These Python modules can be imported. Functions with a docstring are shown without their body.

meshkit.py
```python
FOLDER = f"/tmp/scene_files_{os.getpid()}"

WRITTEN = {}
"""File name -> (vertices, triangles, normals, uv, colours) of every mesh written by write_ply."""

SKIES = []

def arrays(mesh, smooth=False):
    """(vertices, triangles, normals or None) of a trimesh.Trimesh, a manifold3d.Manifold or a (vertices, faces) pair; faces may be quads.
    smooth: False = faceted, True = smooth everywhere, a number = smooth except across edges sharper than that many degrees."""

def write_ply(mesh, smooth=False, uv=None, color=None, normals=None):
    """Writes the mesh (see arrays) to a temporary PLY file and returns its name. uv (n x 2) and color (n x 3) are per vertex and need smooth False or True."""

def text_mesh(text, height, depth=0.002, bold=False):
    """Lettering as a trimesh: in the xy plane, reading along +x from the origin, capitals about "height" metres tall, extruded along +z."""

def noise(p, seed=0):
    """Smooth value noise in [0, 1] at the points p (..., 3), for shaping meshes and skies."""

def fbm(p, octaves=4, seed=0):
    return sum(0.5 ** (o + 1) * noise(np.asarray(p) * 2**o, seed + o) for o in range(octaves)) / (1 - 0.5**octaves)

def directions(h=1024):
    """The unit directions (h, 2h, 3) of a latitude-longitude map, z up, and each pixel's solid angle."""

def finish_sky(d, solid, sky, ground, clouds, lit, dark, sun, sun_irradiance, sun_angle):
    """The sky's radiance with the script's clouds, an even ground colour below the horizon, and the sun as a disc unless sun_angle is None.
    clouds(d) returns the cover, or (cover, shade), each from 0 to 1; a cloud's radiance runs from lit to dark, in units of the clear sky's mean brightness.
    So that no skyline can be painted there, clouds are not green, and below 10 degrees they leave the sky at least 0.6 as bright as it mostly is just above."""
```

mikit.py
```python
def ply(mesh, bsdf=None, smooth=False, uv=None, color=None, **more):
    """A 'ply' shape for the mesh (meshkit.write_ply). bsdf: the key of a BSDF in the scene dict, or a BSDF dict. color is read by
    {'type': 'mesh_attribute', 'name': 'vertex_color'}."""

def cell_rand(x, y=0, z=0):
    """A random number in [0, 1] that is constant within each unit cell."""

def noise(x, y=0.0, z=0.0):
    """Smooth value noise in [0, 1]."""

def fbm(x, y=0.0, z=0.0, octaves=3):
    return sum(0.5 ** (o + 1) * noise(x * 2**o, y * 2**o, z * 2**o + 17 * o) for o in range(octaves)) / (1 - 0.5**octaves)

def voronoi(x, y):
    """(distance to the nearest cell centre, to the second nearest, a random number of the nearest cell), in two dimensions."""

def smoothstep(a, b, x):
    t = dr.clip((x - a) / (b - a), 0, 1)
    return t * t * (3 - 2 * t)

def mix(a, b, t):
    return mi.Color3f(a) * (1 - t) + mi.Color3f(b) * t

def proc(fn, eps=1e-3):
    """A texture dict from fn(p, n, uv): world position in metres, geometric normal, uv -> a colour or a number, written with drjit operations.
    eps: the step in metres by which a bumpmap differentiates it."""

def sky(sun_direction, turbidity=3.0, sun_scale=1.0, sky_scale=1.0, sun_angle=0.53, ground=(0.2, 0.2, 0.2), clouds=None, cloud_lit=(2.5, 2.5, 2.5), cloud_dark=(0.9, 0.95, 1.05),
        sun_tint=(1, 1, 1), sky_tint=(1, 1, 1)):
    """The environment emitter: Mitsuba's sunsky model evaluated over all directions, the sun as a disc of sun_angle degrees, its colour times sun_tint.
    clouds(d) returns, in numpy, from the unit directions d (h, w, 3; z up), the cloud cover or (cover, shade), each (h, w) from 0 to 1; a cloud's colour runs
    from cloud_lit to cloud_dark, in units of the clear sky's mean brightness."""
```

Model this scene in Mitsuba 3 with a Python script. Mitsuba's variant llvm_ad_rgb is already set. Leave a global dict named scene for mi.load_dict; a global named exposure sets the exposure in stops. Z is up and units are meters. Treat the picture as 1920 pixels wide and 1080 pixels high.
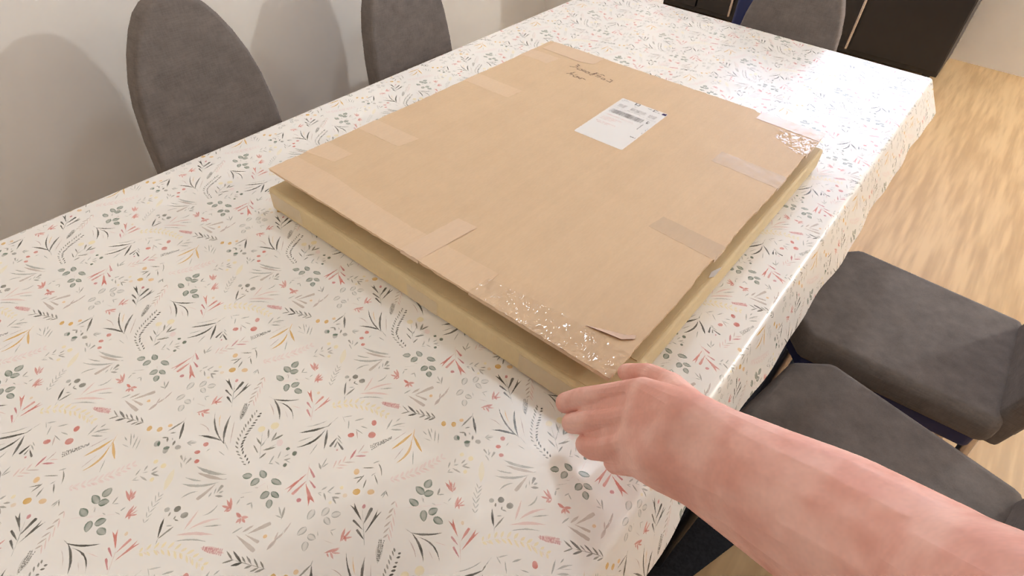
import math, random
import numpy as np, trimesh, manifold3d as m3
import drjit as dr, mitsuba as mi
import mikit, meshkit
from shapely.geometry import Point, Polygon, LineString, box as sbox
from shapely import affinity

T = mi.ScalarTransform4f
rng = np.random.default_rng(7); random.seed(7)
scene, labels = {'type': 'scene'}, {}

# ------------------------------------------------------------------ camera, lights, exposure
exposure = -0.20
CAM = np.array([0.0, 0.0, 1.31])
FWD = np.array([-0.43381952, 0.58280446, -0.68712414])
UP = np.array([-0.4571551, 0.51478831, 0.7252601])
scene['camera'] = {'type': 'perspective', 'fov': 2 * math.degrees(math.atan(960 / 1102.97)), 'fov_axis': 'x', 'near_clip': 0.02, 'far_clip': 50.0,
                   'principal_point_offset_y': -0.0037,
                   'to_world': T().look_at(origin=CAM.tolist(), target=(CAM + FWD).tolist(), up=UP.tolist())}
PENDANT, PENDANT_RGB = (-0.62, 1.03, 1.95), np.array([0.86, 0.95, 1.04]) * 62        # opal globe over the table
SCONCE, SCONCE_RGB = (2.3, 4.23, 2.55), np.array([0.94, 0.95, 0.94]) * 1980             # two small bulbs on the far wall
WINDOW_RGB = np.array([0.75, 0.87, 1.24]) * 4.4                                          # daylight behind a frosted pane in the far wall
FILL_LAMP, FILL_RGB = (0.5, -1.3, 2.84), np.array([0.97, 0.95, 0.87]) * 52          # added fill: unseen disc behind the camera, brightens the near side

# ------------------------------------------------------------------ helpers
fbm, noise, smoothstep, mix = mikit.fbm, mikit.noise, mikit.smoothstep, mikit.mix


def mat(name, bsdf, two=True):
    scene[name] = {'type': 'twosided', 'bsdf': bsdf, 'id': name} if two else {**bsdf, 'id': name}
    return name


def rgb(*c):
    return {'type': 'rgb', 'value': [float(v) for v in c]}


def put(key, mesh, m, smooth=False, **kw):
    k, i = key, 0
    while k in scene:
        i += 1
        k = f'{key}_{i:03d}'
    scene[k] = mikit.ply(mesh, m, smooth=smooth, **kw)
    return k


def tag(key, label, category=None, group=None, kind=None):
    d = {'label': label}
    if category: d['category'] = category
    if group: d['group'] = group
    if kind: d['kind'] = kind
    labels[key] = d


def cat(ms):
    return trimesh.util.concatenate(ms)


def bx(x0, x1, y0, y1, z0, z1, r=0.0):
    """a box, its edges rounded by r"""
    if r <= 0:
        b = trimesh.creation.box((x1 - x0, y1 - y0, z1 - z0))
        b.apply_translation(((x0 + x1) / 2, (y0 + y1) / 2, (z0 + z1) / 2))
        return b
    s = m3.Manifold.sphere(r, 16)
    return tm(m3.Manifold.batch_hull([s.translate((x, y, z)) for x in (x0 + r, x1 - r) for y in (y0 + r, y1 - r) for z in (z0 + r, z1 - r)]))


def tm(man):
    m = man.to_mesh()
    return trimesh.Trimesh(np.array(m.vert_properties)[:, :3], np.array(m.tri_verts), process=False)


def hull_of(points, r, seg=12):
    s = m3.Manifold.sphere(r, seg)
    return m3.Manifold.batch_hull([s.translate(tuple(map(float, p))) for p in points])


def chain(pts, rad, seg=20):
    out = []
    for a, b, ra, rb in zip(pts[:-1], pts[1:], rad[:-1], rad[1:]):
        out.append(m3.Manifold.batch_hull([m3.Manifold.sphere(float(ra), seg).translate(tuple(map(float, a))), m3.Manifold.sphere(float(rb), seg).translate(tuple(map(float, b)))]))
    return out


def union(ms):
    return m3.Manifold.batch_boolean(ms, m3.OpType.Add)


def tube(path, r, sides=10):
    return cat([tm(m) for m in chain(path, [r] * len(path), sides)])


# ------------------------------------------------------------------ materials
mat('m_wall', {'type': 'diffuse', 'reflectance': mikit.proc(lambda p, n, uv: mi.Color3f(0.87, 0.845, 0.80) * (0.97 + 0.05 * fbm(p.x * 9, p.y * 9, p.z * 9)))})
mat('m_ceiling', {'type': 'diffuse', 'reflectance': rgb(0.82, 0.80, 0.76)})
mat('m_trim', {'type': 'principled', 'base_color': rgb(0.82, 0.80, 0.77), 'roughness': 0.4, 'specular': 0.4})


def floor_fn(p, n, uv):
    g = fbm(p.x * 60, p.y * 5, 3.0) * 0.6 + fbm(p.x * 14, p.y * 2.2, 9.0) * 0.4
    return mix(mi.Color3f(0.46, 0.285, 0.135), mi.Color3f(0.60, 0.40, 0.205), smoothstep(0.25, 0.75, g))


mat('m_floor', {'type': 'principled', 'base_color': mikit.proc(floor_fn), 'roughness': 0.45, 'specular': 0.35})
mat('m_rug', {'type': 'diffuse', 'reflectance': mikit.proc(lambda p, n, uv: mi.Color3f(0.024, 0.025, 0.029) * (0.6 + 0.8 * fbm(p.x * 240, p.y * 240, 1.0)))})


def fabric_fn(p, n, uv):
    a = fbm(p.x * 38, p.y * 38, p.z * 38, 4)
    w = noise(p.x * 520, p.y * 520, p.z * 90) * 0.5 + noise(p.x * 90, p.y * 90, p.z * 520) * 0.5
    return mi.Color3f(0.156, 0.137, 0.128) * (0.62 + 0.5 * a + 0.35 * w)


mat('m_fabric', {'type': 'principled', 'base_color': mikit.proc(fabric_fn), 'roughness': 0.9, 'specular': 0.15, 'sheen': 0.35, 'sheen_tint': 0.5})
mat('m_shell', {'type': 'principled', 'base_color': rgb(0.022, 0.022, 0.040), 'roughness': 0.42, 'specular': 0.5})
mat('m_navy', {'type': 'principled', 'base_color': rgb(0.020, 0.026, 0.095), 'roughness': 0.5, 'specular': 0.4})
mat('m_chrome', {'type': 'roughconductor', 'material': 'Cr', 'alpha': 0.12})
mat('m_black', {'type': 'principled', 'base_color': rgb(0.012, 0.012, 0.014), 'roughness': 0.35, 'specular': 0.5})
mat('m_wood', {'type': 'principled', 'base_color': rgb(0.10, 0.07, 0.045), 'roughness': 0.5})


def board_fn(lo, hi):
    def fn(p, n, uv):
        fl = fbm(p.x * 26, p.y * 26, p.z * 26, 4)
        fi = noise(p.x * 700, p.y * 190, p.z * 190)
        ru = noise(p.x * 150, 2.0, 5.0)
        t = dr.clip(0.5 + 0.5 * (fl - 0.5) + 0.25 * (fi - 0.5) + 0.14 * (ru - 0.5), 0, 1)
        return mix(mi.Color3f(*lo), mi.Color3f(*hi), t)
    return fn


mat('m_lid', {'type': 'principled', 'base_color': mikit.proc(board_fn((0.56, 0.40, 0.255), (0.66, 0.48, 0.315))), 'roughness': 0.55, 'specular': 0.35})
mat('m_body', {'type': 'principled', 'base_color': mikit.proc(board_fn((0.56, 0.44, 0.26), (0.66, 0.53, 0.32))), 'roughness': 0.6, 'specular': 0.3})  # same cardboard as the lid; the different light on it is mixed into this colour
mat('m_edge', {'type': 'diffuse', 'reflectance': rgb(0.36, 0.25, 0.15)})
mat('m_paper', {'type': 'principled', 'base_color': rgb(0.72, 0.71, 0.705), 'roughness': 0.5, 'specular': 0.4})
mat('m_print', {'type': 'diffuse', 'reflectance': rgb(0.11, 0.10, 0.105)})
mat('m_print_grey', {'type': 'diffuse', 'reflectance': rgb(0.30, 0.28, 0.28)})
mat('m_print_red', {'type': 'diffuse', 'reflectance': rgb(0.62, 0.40, 0.37)})
mat('m_print_navy', {'type': 'diffuse', 'reflectance': rgb(0.05, 0.04, 0.11)})
mat('m_ink', {'type': 'diffuse', 'reflectance': rgb(0.20, 0.13, 0.10)})
mat('m_torn', {'type': 'diffuse', 'reflectance': rgb(0.63, 0.475, 0.385)})


def crinkle(amp_a, amp_b):
    def fn(p, n, uv):
        s = fbm(p.x * 110, p.y * 60, p.z * 60, 3) * amp_a
        r = dr.abs(noise(p.x * 260 + 3 * noise(p.x * 30, p.y * 30, 0.0), p.y * 60, p.z * 60) - 0.5) * amp_b
        return s + r
    return fn


def tape(name, lo, hi, amp_a, amp_b, rough=0.16):
    mat(name, {'type': 'bumpmap', 'arbitrary': mikit.proc(crinkle(amp_a, amp_b), eps=6e-4), 'scale': 1.0,
               'bsdf': {'type': 'principled', 'base_color': mikit.proc(board_fn(lo, hi)), 'roughness': rough, 'specular': 0.5}})


TAPES = {'m_tape': ((0.60, 0.43, 0.285), (0.70, 0.51, 0.345)), 'm_tape_crinkled': ((0.55, 0.39, 0.25), (0.64, 0.46, 0.30)), 'm_tape_dark': ((0.51, 0.37, 0.245), (0.58, 0.425, 0.285)), 'm_tape_smooth': ((0.62, 0.45, 0.315), (0.69, 0.51, 0.36))}
tape('m_tape', *TAPES['m_tape'], 0.0011, 0.00022)
tape('m_tape_crinkled', *TAPES['m_tape_crinkled'], 0.0042, 0.0012, 0.07)
tape('m_tape_dark', *TAPES['m_tape_dark'], 0.0009, 0.0002, 0.3)
tape('m_tape_smooth', *TAPES['m_tape_smooth'], 0.0003, 0.0001, 0.10)
tape('m_tape_face', (0.52, 0.42, 0.28), (0.60, 0.49, 0.34), 0.0006, 0.0002, 0.3)


def skin_fn(p, n, uv):
    a = fbm(p.x * 34, p.y * 34, p.z * 34, 3)
    b = noise(p.x * 420, p.y * 420, p.z * 420)
    return mix(mi.Color3f(0.67, 0.33, 0.275), mi.Color3f(0.77, 0.46, 0.40), smoothstep(0.3, 0.72, a)) * (0.96 + 0.08 * b)


mat('m_skin', {'type': 'principled', 'base_color': mikit.proc(skin_fn), 'roughness': 0.55, 'specular': 0.4})
mat('m_shirt', {'type': 'diffuse', 'reflectance': rgb(0.035, 0.037, 0.045)})
mat('m_jeans', {'type': 'diffuse', 'reflectance': rgb(0.03, 0.04, 0.075)})
mat('m_hair', {'type': 'principled', 'base_color': rgb(0.05, 0.03, 0.02), 'roughness': 0.5})

# ------------------------------------------------------------------ the cloth's print: brush strokes of one repeat, drawn by the material from a table
PRINT_U, PRINT_V, PRINT_O = np.array([0.229699, -0.006872]), np.array([0.003571, 0.216882]), np.array([-0.46948, 0.11])
INKS = [[0.088, 0.088, 0.077], [0.151, 0.216, 0.173], [0.278, 0.28, 0.254], [0.505, 0.528, 0.516], [0.885, 0.658, 0.646], [0.712, 0.234, 0.207], [0.679, 0.311, 0.341], [0.804, 0.535, 0.198], [0.904, 0.626, 0.318], [1.01, 0.909, 0.579], [0.664, 0.579, 0.563], [0.98, 0.832, 0.851], [0.648, 0.595, 0.563], [0.058, 0.061, 0.054]]
# each stroke: x0 y0 x1 y1 bend width (all in 0.1 mm) kind ink strength hollow
STROKES = np.array([
 1689,532,1784,618,0,15,0,2,100,0, 1731,640,1761,705,0,13,0,3,92,0, 1760,676,1903,598,13,12,0,2,100,0, 1702,384,1769,478,0,14,0,2,100,0, 1775,376,1762,489,0,17,0,2,100,0,
 1866,385,1815,474,0,16,0,2,100,0, 1823,530,1829,584,0,10,0,3,92,0, 1843,558,1946,510,0,13,0,2,100,0, 1648,486,1700,442,0,57,1,8,85,0, 1817,293,1875,342,0,70,1,7,100,0,
 1930,386,1984,432,0,57,1,8,85,0, 2068,437,2060,524,0,16,0,3,92,0, 2093,433,2070,516,0,10,0,3,92,0, 2057,516,2124,485,0,10,0,2,100,0, -80,567,-79,508,0,17,0,12,100,0,
 -80,566,-14,530,0,12,0,4,75,0, -41,510,-36,440,0,17,0,12,100,0, -41,509,46,455,0,12,0,4,75,0, -5,457,-18,377,0,17,0,12,100,0, -4,456,98,391,0,12,0,4,75,0,
 33,402,27,320,0,17,0,12,100,0, 33,402,126,341,0,12,0,4,75,0, 67,352,66,274,0,16,0,12,100,0, 69,349,164,295,0,12,0,4,75,0, 106,296,98,242,0,16,0,12,100,0,
 104,298,184,258,0,11,0,4,75,0, 2121,153,1916,207,0,42,3,0,100,0, 2155,134,2095,303,0,31,2,0,100,0, 2229,93,2173,334,0,41,3,0,100,0, 2186,103,2046,107,0,21,2,0,100,0,
 2265,48,2143,67,0,21,2,0,100,0, 2044,225,2313,16,0,6,0,3,92,0, 2011,282,2037,244,0,33,1,6,100,0, 2384,161,2536,-20,0,66,0,2,35,0, 2417,167,2428,157,0,12,1,0,75,0,
 2394,152,2405,141,0,12,1,0,75,0, 2379,142,2391,132,0,12,1,0,75,0, 2427,150,2438,139,0,12,1,0,75,0, 2408,138,2419,128,0,12,1,0,75,0, 2390,125,2401,115,0,12,1,0,75,0,
 2439,131,2451,121,0,12,1,0,75,0, 2423,122,2435,111,0,12,1,0,75,0, 2408,112,2419,102,0,12,1,0,75,0, 2446,120,2457,110,0,12,1,0,75,0, 2436,108,2447,98,0,12,1,0,75,0,
 2418,101,2430,91,0,12,1,0,75,0, 2456,105,2468,95,0,12,1,0,75,0, 2445,95,2456,85,0,12,1,0,75,0, 2425,87,2437,77,0,12,1,0,75,0, 2471,87,2482,77,0,12,1,0,75,0,
 2453,77,2465,67,0,12,1,0,75,0, 2439,74,2450,64,0,12,1,0,75,0, 2477,70,2488,60,0,12,1,0,75,0, 2465,69,2476,59,0,12,1,0,75,0, 2453,62,2464,52,0,12,1,0,75,0,
 2486,59,2497,49,0,12,1,0,75,0, 2481,51,2492,41,0,12,1,0,75,0, 2469,44,2481,34,0,12,1,0,75,0, 2493,43,2504,34,0,12,1,0,75,0, 2486,40,2497,30,0,12,1,0,75,0,
 2477,32,2488,22,0,12,1,0,75,0, 2504,30,2515,20,0,12,1,0,75,0, 2492,16,2503,6,0,12,1,0,75,0, 2516,10,2527,0,0,12,1,0,75,0, 2506,9,2517,-1,0,12,1,0,75,0,
 402,1946,-19,2097,38,17,0,0,100,0, 389,1948,140,2186,20,26,0,0,100,0, 362,1952,105,1822,-14,24,0,0,100,0, 158,1924,-11,1916,-18,10,0,10,90,0, 202,2019,50,2121,8,9,0,8,85,0,
 439,1993,233,2174,0,11,0,10,90,0, 387,1960,507,1931,0,5,0,3,92,0, 442,1861,536,1870,0,10,0,3,92,0, 251,1800,291,1835,0,53,1,5,92,0, 277,1692,319,1729,0,44,1,5,92,0,
 370,1634,408,1668,0,44,1,5,92,0, 113,1699,125,1757,0,12,0,3,92,0, 116,1702,180,1758,0,14,0,3,92,0, 123,1701,182,1713,0,12,0,3,92,0, 356,1771,353,1822,0,11,0,3,92,0,
 769,-196,743,-169,0,16,0,0,100,0, 763,-219,727,-232,0,15,0,2,100,0, 726,-187,700,-159,0,16,0,0,100,0, 722,-212,689,-228,0,16,0,2,100,0, 678,-179,650,-148,0,16,0,0,100,0,
 672,-202,631,-215,0,15,0,2,100,0, 626,-171,590,-141,0,15,0,0,100,0, 622,-192,578,-204,0,15,0,2,100,0, 585,-157,557,-121,0,17,0,0,100,0, 577,-181,538,-193,0,15,0,2,100,0,
 541,-138,525,-102,0,18,0,0,100,0, 527,-159,478,-163,0,14,0,2,100,0, 510,-116,503,-78,0,19,0,0,100,0, 489,-133,435,-128,0,14,0,2,100,0, 486,-89,493,-50,0,20,0,0,100,0,
 456,-101,404,-90,0,14,0,2,100,0, 460,-57,472,-22,0,20,0,0,100,0, 427,-64,379,-48,0,14,0,2,100,0, 435,-23,448,19,0,20,0,0,100,0, 403,-28,355,-9,0,14,0,2,100,0,
 415,13,432,53,0,20,0,0,100,0, 385,5,338,26,0,15,0,2,100,0, 399,45,421,83,0,20,0,0,100,0, 365,39,317,60,0,15,0,2,100,0, 383,82,410,117,0,20,0,0,100,0,
 350,77,305,102,0,15,0,2,100,0, 368,117,391,147,0,20,0,0,100,0, 333,115,288,140,0,15,0,2,100,0, 353,153,374,178,0,20,0,0,100,0, 315,152,262,176,0,15,0,2,100,0,
 332,195,352,229,0,21,0,0,100,0, 300,191,254,217,0,15,0,2,100,0, 315,230,332,257,0,21,0,0,100,0, 282,225,246,244,0,15,0,2,100,0, 734,-60,616,-34,0,15,0,2,100,0,
 798,-87,792,-2,0,19,0,2,100,0, 666,19,553,39,0,16,0,2,100,0, 688,5,668,65,0,15,0,3,92,0, 738,-11,813,104,0,23,0,2,100,0, 662,113,564,185,0,20,0,2,100,0,
 716,115,660,221,0,23,0,2,100,0, 715,129,742,242,0,24,0,2,100,0, 807,-93,545,119,0,5,0,3,92,0, 689,4,599,239,0,5,0,3,92,0, 751,-2,792,150,0,5,0,3,92,0,
 478,111,536,160,0,75,1,9,75,0, 546,225,612,281,0,87,1,9,75,0, 762,185,832,136,0,66,1,11,70,0, 924,-54,884,29,0,15,0,3,92,0, 915,-61,956,-32,0,10,0,3,92,0,
 940,36,892,109,0,13,0,3,92,0, 946,-4,1014,5,0,14,0,3,92,0, 973,84,990,147,0,13,0,3,92,0, 1002,61,1042,120,0,18,0,2,70,0, 1002,73,1082,89,0,10,0,3,92,0,
 1086,24,1112,-118,0,6,0,11,70,0, 908,159,939,186,0,35,1,2,100,0, 911,161,936,183,0,28,1,1,80,0, 1004,168,1041,199,0,56,1,2,100,0, 1007,171,1037,196,0,45,1,1,80,0,
 1046,25,1075,50,0,41,1,2,100,0, 1049,28,1072,47,0,33,1,1,80,0, 924,-253,849,-314,0,70,4,1,100,35, 999,-222,1005,-323,0,76,4,1,100,35, 1035,-178,928,-157,0,68,4,1,100,35,
 1099,-148,1220,-116,0,65,4,1,100,35, 1201,-242,1189,-340,0,76,4,1,100,35, 1216,-230,1320,-216,0,58,4,1,100,35, 1267,-288,1341,-345,0,67,4,1,100,35, 1097,-152,1071,-321,0,4,0,11,70,0,
 1124,-213,1167,-234,0,4,0,10,90,0, 1003,-425,1085,-330,0,7,0,3,55,0, 1045,-312,1082,-286,0,9,0,3,55,0, 46,865,16,966,0,84,4,1,100,35, 80,807,-43,812,0,72,4,1,100,35,
 81,806,139,884,0,78,4,1,100,35, 125,677,6,675,0,70,4,1,100,35, 200,679,283,603,0,72,4,1,100,35, 265,686,296,782,0,78,4,1,100,35, 330,690,437,708,0,71,4,1,100,35,
 85,769,153,741,0,6,0,10,54,0, 44,576,184,739,0,6,0,11,70,0, 109,732,82,782,0,5,0,10,45,0, 95,620,329,880,0,6,0,11,70,0, 2486,820,2452,889,0,17,0,2,80,0,
 2484,822,2532,866,0,11,0,3,92,0, 2611,888,2613,835,0,14,0,3,92,0, 2639,815,2584,798,0,6,0,3,92,0, 2399,703,2437,666,0,9,0,3,92,0, 2504,717,2544,729,0,10,0,3,92,0,
 2587,940,2447,970,0,27,0,5,78,0, 2566,949,2461,1014,0,16,0,5,78,0, 2561,960,2492,1014,0,12,0,5,78,0, 2561,966,2522,1034,0,18,0,5,78,0, 2575,951,2566,1001,0,19,0,5,78,0,
 2721,828,2655,946,0,28,0,5,78,0, 2717,840,2685,961,0,18,0,5,78,0, 2717,845,2731,948,0,14,0,5,78,0, 2720,863,2767,918,0,20,0,5,78,0, 2710,884,2757,846,0,22,0,5,78,0,
 2117,-108,2048,10,0,25,0,5,78,0, 2120,-97,2104,39,0,20,0,5,78,0, 2111,-72,2167,-8,0,19,0,5,78,0, 2096,-47,2157,-70,0,21,0,5,78,0, 2087,-273,2156,-148,0,25,0,5,78,0,
 2139,-225,2201,-176,0,16,0,5,78,0, 2103,-255,2147,-267,0,15,0,5,78,0, 2123,-229,2197,-253,0,20,0,5,78,0, 2136,-223,2161,-157,0,15,0,5,78,0, 1109,1582,993,1655,0,26,0,5,78,0,
 1100,1585,978,1619,0,21,0,5,78,0, 1086,1587,998,1550,0,23,0,5,78,0, 1075,1585,1073,1532,0,23,0,5,78,0, 1102,1587,1089,1542,0,20,0,5,78,0, 1246,1595,1172,1604,0,31,0,5,78,0,
 1252,1608,1170,1597,0,25,0,5,78,0, 1253,1601,1258,1539,0,26,0,5,78,0, 1244,1604,1301,1650,0,32,0,5,78,0, 1256,1604,1324,1596,0,24,0,5,78,0, 1253,1601,1292,1557,0,16,0,5,78,0,
 1100,1648,1074,1702,0,15,0,3,92,0, 1063,1707,1093,1744,0,14,0,3,92,0, 1176,1709,1198,1760,0,13,0,3,92,0, 1189,1753,1251,1720,0,12,0,3,92,0, 2555,378,2787,568,-19,20,0,0,100,0,
 2564,383,2844,264,23,23,0,0,100,0, 2641,392,2952,364,48,15,0,0,100,0, 2583,320,2761,248,11,8,0,10,90,0, 2802,371,2894,336,0,8,0,10,54,0, 2793,462,2898,504,0,7,0,4,75,0,
 2489,372,2560,382,0,5,0,3,92,0, 2944,633,2765,715,0,46,3,5,92,0, 2980,624,2958,771,0,29,2,5,83,0, 3044,575,3037,807,0,42,3,5,92,0, 2993,580,2881,600,0,19,2,6,100,0,
 3075,502,2962,540,0,20,2,6,100,0, 2950,643,3117,476,0,5,0,4,75,0, 2862,780,2890,750,0,32,1,8,51,0, 1021,627,846,359,11,27,0,0,100,0, 1032,573,980,242,43,25,0,0,100,0,
 1041,593,1216,409,5,27,0,0,100,0, 957,672,837,453,17,12,0,3,92,0, 935,294,996,429,0,12,0,3,92,0, 1152,281,1110,410,0,12,0,3,92,0, 1020,613,1011,680,0,10,0,2,100,0,
 1011,680,1006,766,0,5,0,3,92,0, 1206,588,1237,472,0,25,2,0,100,0, 1244,567,1280,499,0,15,2,2,100,0, 1248,562,1369,538,0,21,2,0,100,0, 1212,593,1305,580,0,12,0,3,92,0,
 1185,617,1248,610,0,11,0,3,92,0, 1316,490,1331,503,0,21,1,6,100,0, 1513,511,1469,641,0,22,0,6,100,0, 1522,570,1612,653,0,21,0,6,100,0, 1523,613,1491,724,0,14,0,10,90,0,
 1531,635,1598,701,0,16,0,4,75,0, 1485,440,1450,514,0,17,0,4,75,0, 1486,442,1578,527,0,17,0,10,72,0, 1472,383,1442,456,0,13,0,4,75,0, 1471,390,1552,456,0,15,0,4,75,0,
 1464,329,1417,418,0,15,0,4,75,0, 1482,355,1542,406,0,14,0,4,75,0, 1382,244,1300,278,0,16,0,2,80,0, 1366,260,1320,369,0,13,0,3,92,0, 1369,262,1378,341,0,16,0,3,92,0,
 1309,126,1313,-135,0,46,3,5,92,0, 1372,70,1388,-113,0,31,2,5,78,0, 1386,50,1616,-52,0,63,3,5,92,0, 1383,94,1503,80,0,21,2,6,100,0, 1271,183,1401,145,0,25,2,6,100,0,
 1236,209,1405,45,0,5,0,4,75,0, 1469,-121,1505,-91,0,41,1,6,100,0, 1580,167,1566,103,0,17,0,3,92,0, 1633,214,1627,128,0,17,0,3,92,0, 1622,132,1667,147,0,6,0,3,92,0,
 1564,62,1590,89,0,13,0,3,92,0, 1564,62,1615,67,0,10,0,3,92,0, 1608,101,1688,64,0,18,0,2,75,0, 1696,163,1744,209,0,16,0,2,75,0, 1702,122,1769,166,0,20,0,2,75,0,
 1710,124,1796,105,0,18,0,2,75,0, 1685,240,1712,263,0,38,1,9,75,0, 1773,203,1809,233,0,44,1,8,42,0, 1727,67,1751,88,0,34,1,9,60,0, 1675,-69,1715,-172,0,70,4,3,92,70,
 1767,34,1789,-63,0,69,4,3,92,70, 1819,-52,1912,-69,0,58,4,3,92,70, 1849,0,1907,75,0,68,4,3,92,70, 1764,-224,1760,-329,0,65,4,3,92,70, 1838,-265,1921,-243,0,62,4,3,92,70,
 1872,-312,1933,-382,0,67,4,3,92,70, 1958,-108,1994,-48,0,9,0,3,92,0, 1965,-102,2021,-115,0,8,0,3,92,0, 1873,-179,1917,-209,0,9,0,3,64,0, 1987,-199,2083,-161,0,9,0,10,45,0,
 1321,1465,1342,1556,0,15,0,3,92,0, 1383,1523,1408,1635,0,25,0,12,100,0, 1430,1539,1512,1753,0,40,2,12,100,0, 1422,1532,1583,1572,0,27,2,12,100,0, 1373,1476,1622,1498,0,39,2,12,100,0,
 1565,1630,1593,1655,0,38,1,8,85,0, 1699,1578,1681,1693,0,35,0,10,90,0, 1676,1676,1635,1746,0,16,0,10,90,0, 1679,1683,1681,1772,0,25,0,10,90,0, 1687,1761,1651,1878,0,17,0,10,90,0,
 1699,1580,1654,1873,0,5,0,3,92,0, 1541,1325,1431,1338,0,14,0,2,100,0, 1548,1337,1494,1249,0,15,0,2,100,0, 1625,1363,1475,1376,0,23,0,0,100,0, 1628,1366,1572,1284,0,24,0,0,100,0,
 1651,1387,1577,1398,0,13,0,2,100,0, 1713,1411,1606,1429,0,17,0,0,80,0, 1718,1418,1684,1347,0,20,0,2,100,0, 1778,1435,1677,1458,0,17,0,2,100,0, 1779,1438,1748,1364,0,15,0,2,100,0,
 1823,1463,1736,1481,0,15,0,2,100,0, 1825,1464,1786,1388,0,18,0,2,100,0, 1533,1324,1832,1468,0,6,0,2,100,0, 1217,1202,1429,1311,0,65,0,4,75,0, 1227,1231,1243,1216,0,15,1,6,75,0,
 1241,1216,1257,1201,0,15,1,6,75,0, 1247,1240,1264,1225,0,15,1,6,75,0, 1257,1229,1273,1214,0,15,1,6,75,0, 1262,1221,1279,1206,0,15,1,6,75,0, 1258,1244,1274,1229,0,15,1,6,75,0,
 1264,1237,1280,1222,0,15,1,6,75,0, 1277,1228,1294,1213,0,15,1,6,75,0, 1277,1255,1293,1240,0,15,1,6,75,0, 1283,1248,1300,1233,0,15,1,6,75,0, 1294,1231,1311,1216,0,15,1,6,75,0,
 1292,1266,1308,1251,0,15,1,6,75,0, 1297,1256,1313,1241,0,15,1,6,75,0, 1313,1241,1329,1226,0,15,1,6,75,0, 1305,1273,1322,1258,0,15,1,6,75,0, 1321,1264,1337,1249,0,15,1,6,75,0,
 1325,1256,1341,1241,0,15,1,6,75,0, 1324,1285,1341,1270,0,15,1,6,75,0, 1328,1272,1344,1257,0,15,1,6,75,0, 1342,1257,1359,1242,0,15,1,6,75,0, 1336,1296,1352,1281,0,15,1,6,75,0,
 1346,1286,1363,1271,0,15,1,6,75,0, 1355,1266,1371,1251,0,15,1,6,75,0, 1346,1307,1362,1292,0,15,1,6,75,0, 1370,1290,1386,1275,0,15,1,6,75,0, 1375,1271,1391,1257,0,15,1,6,75,0,
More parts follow.
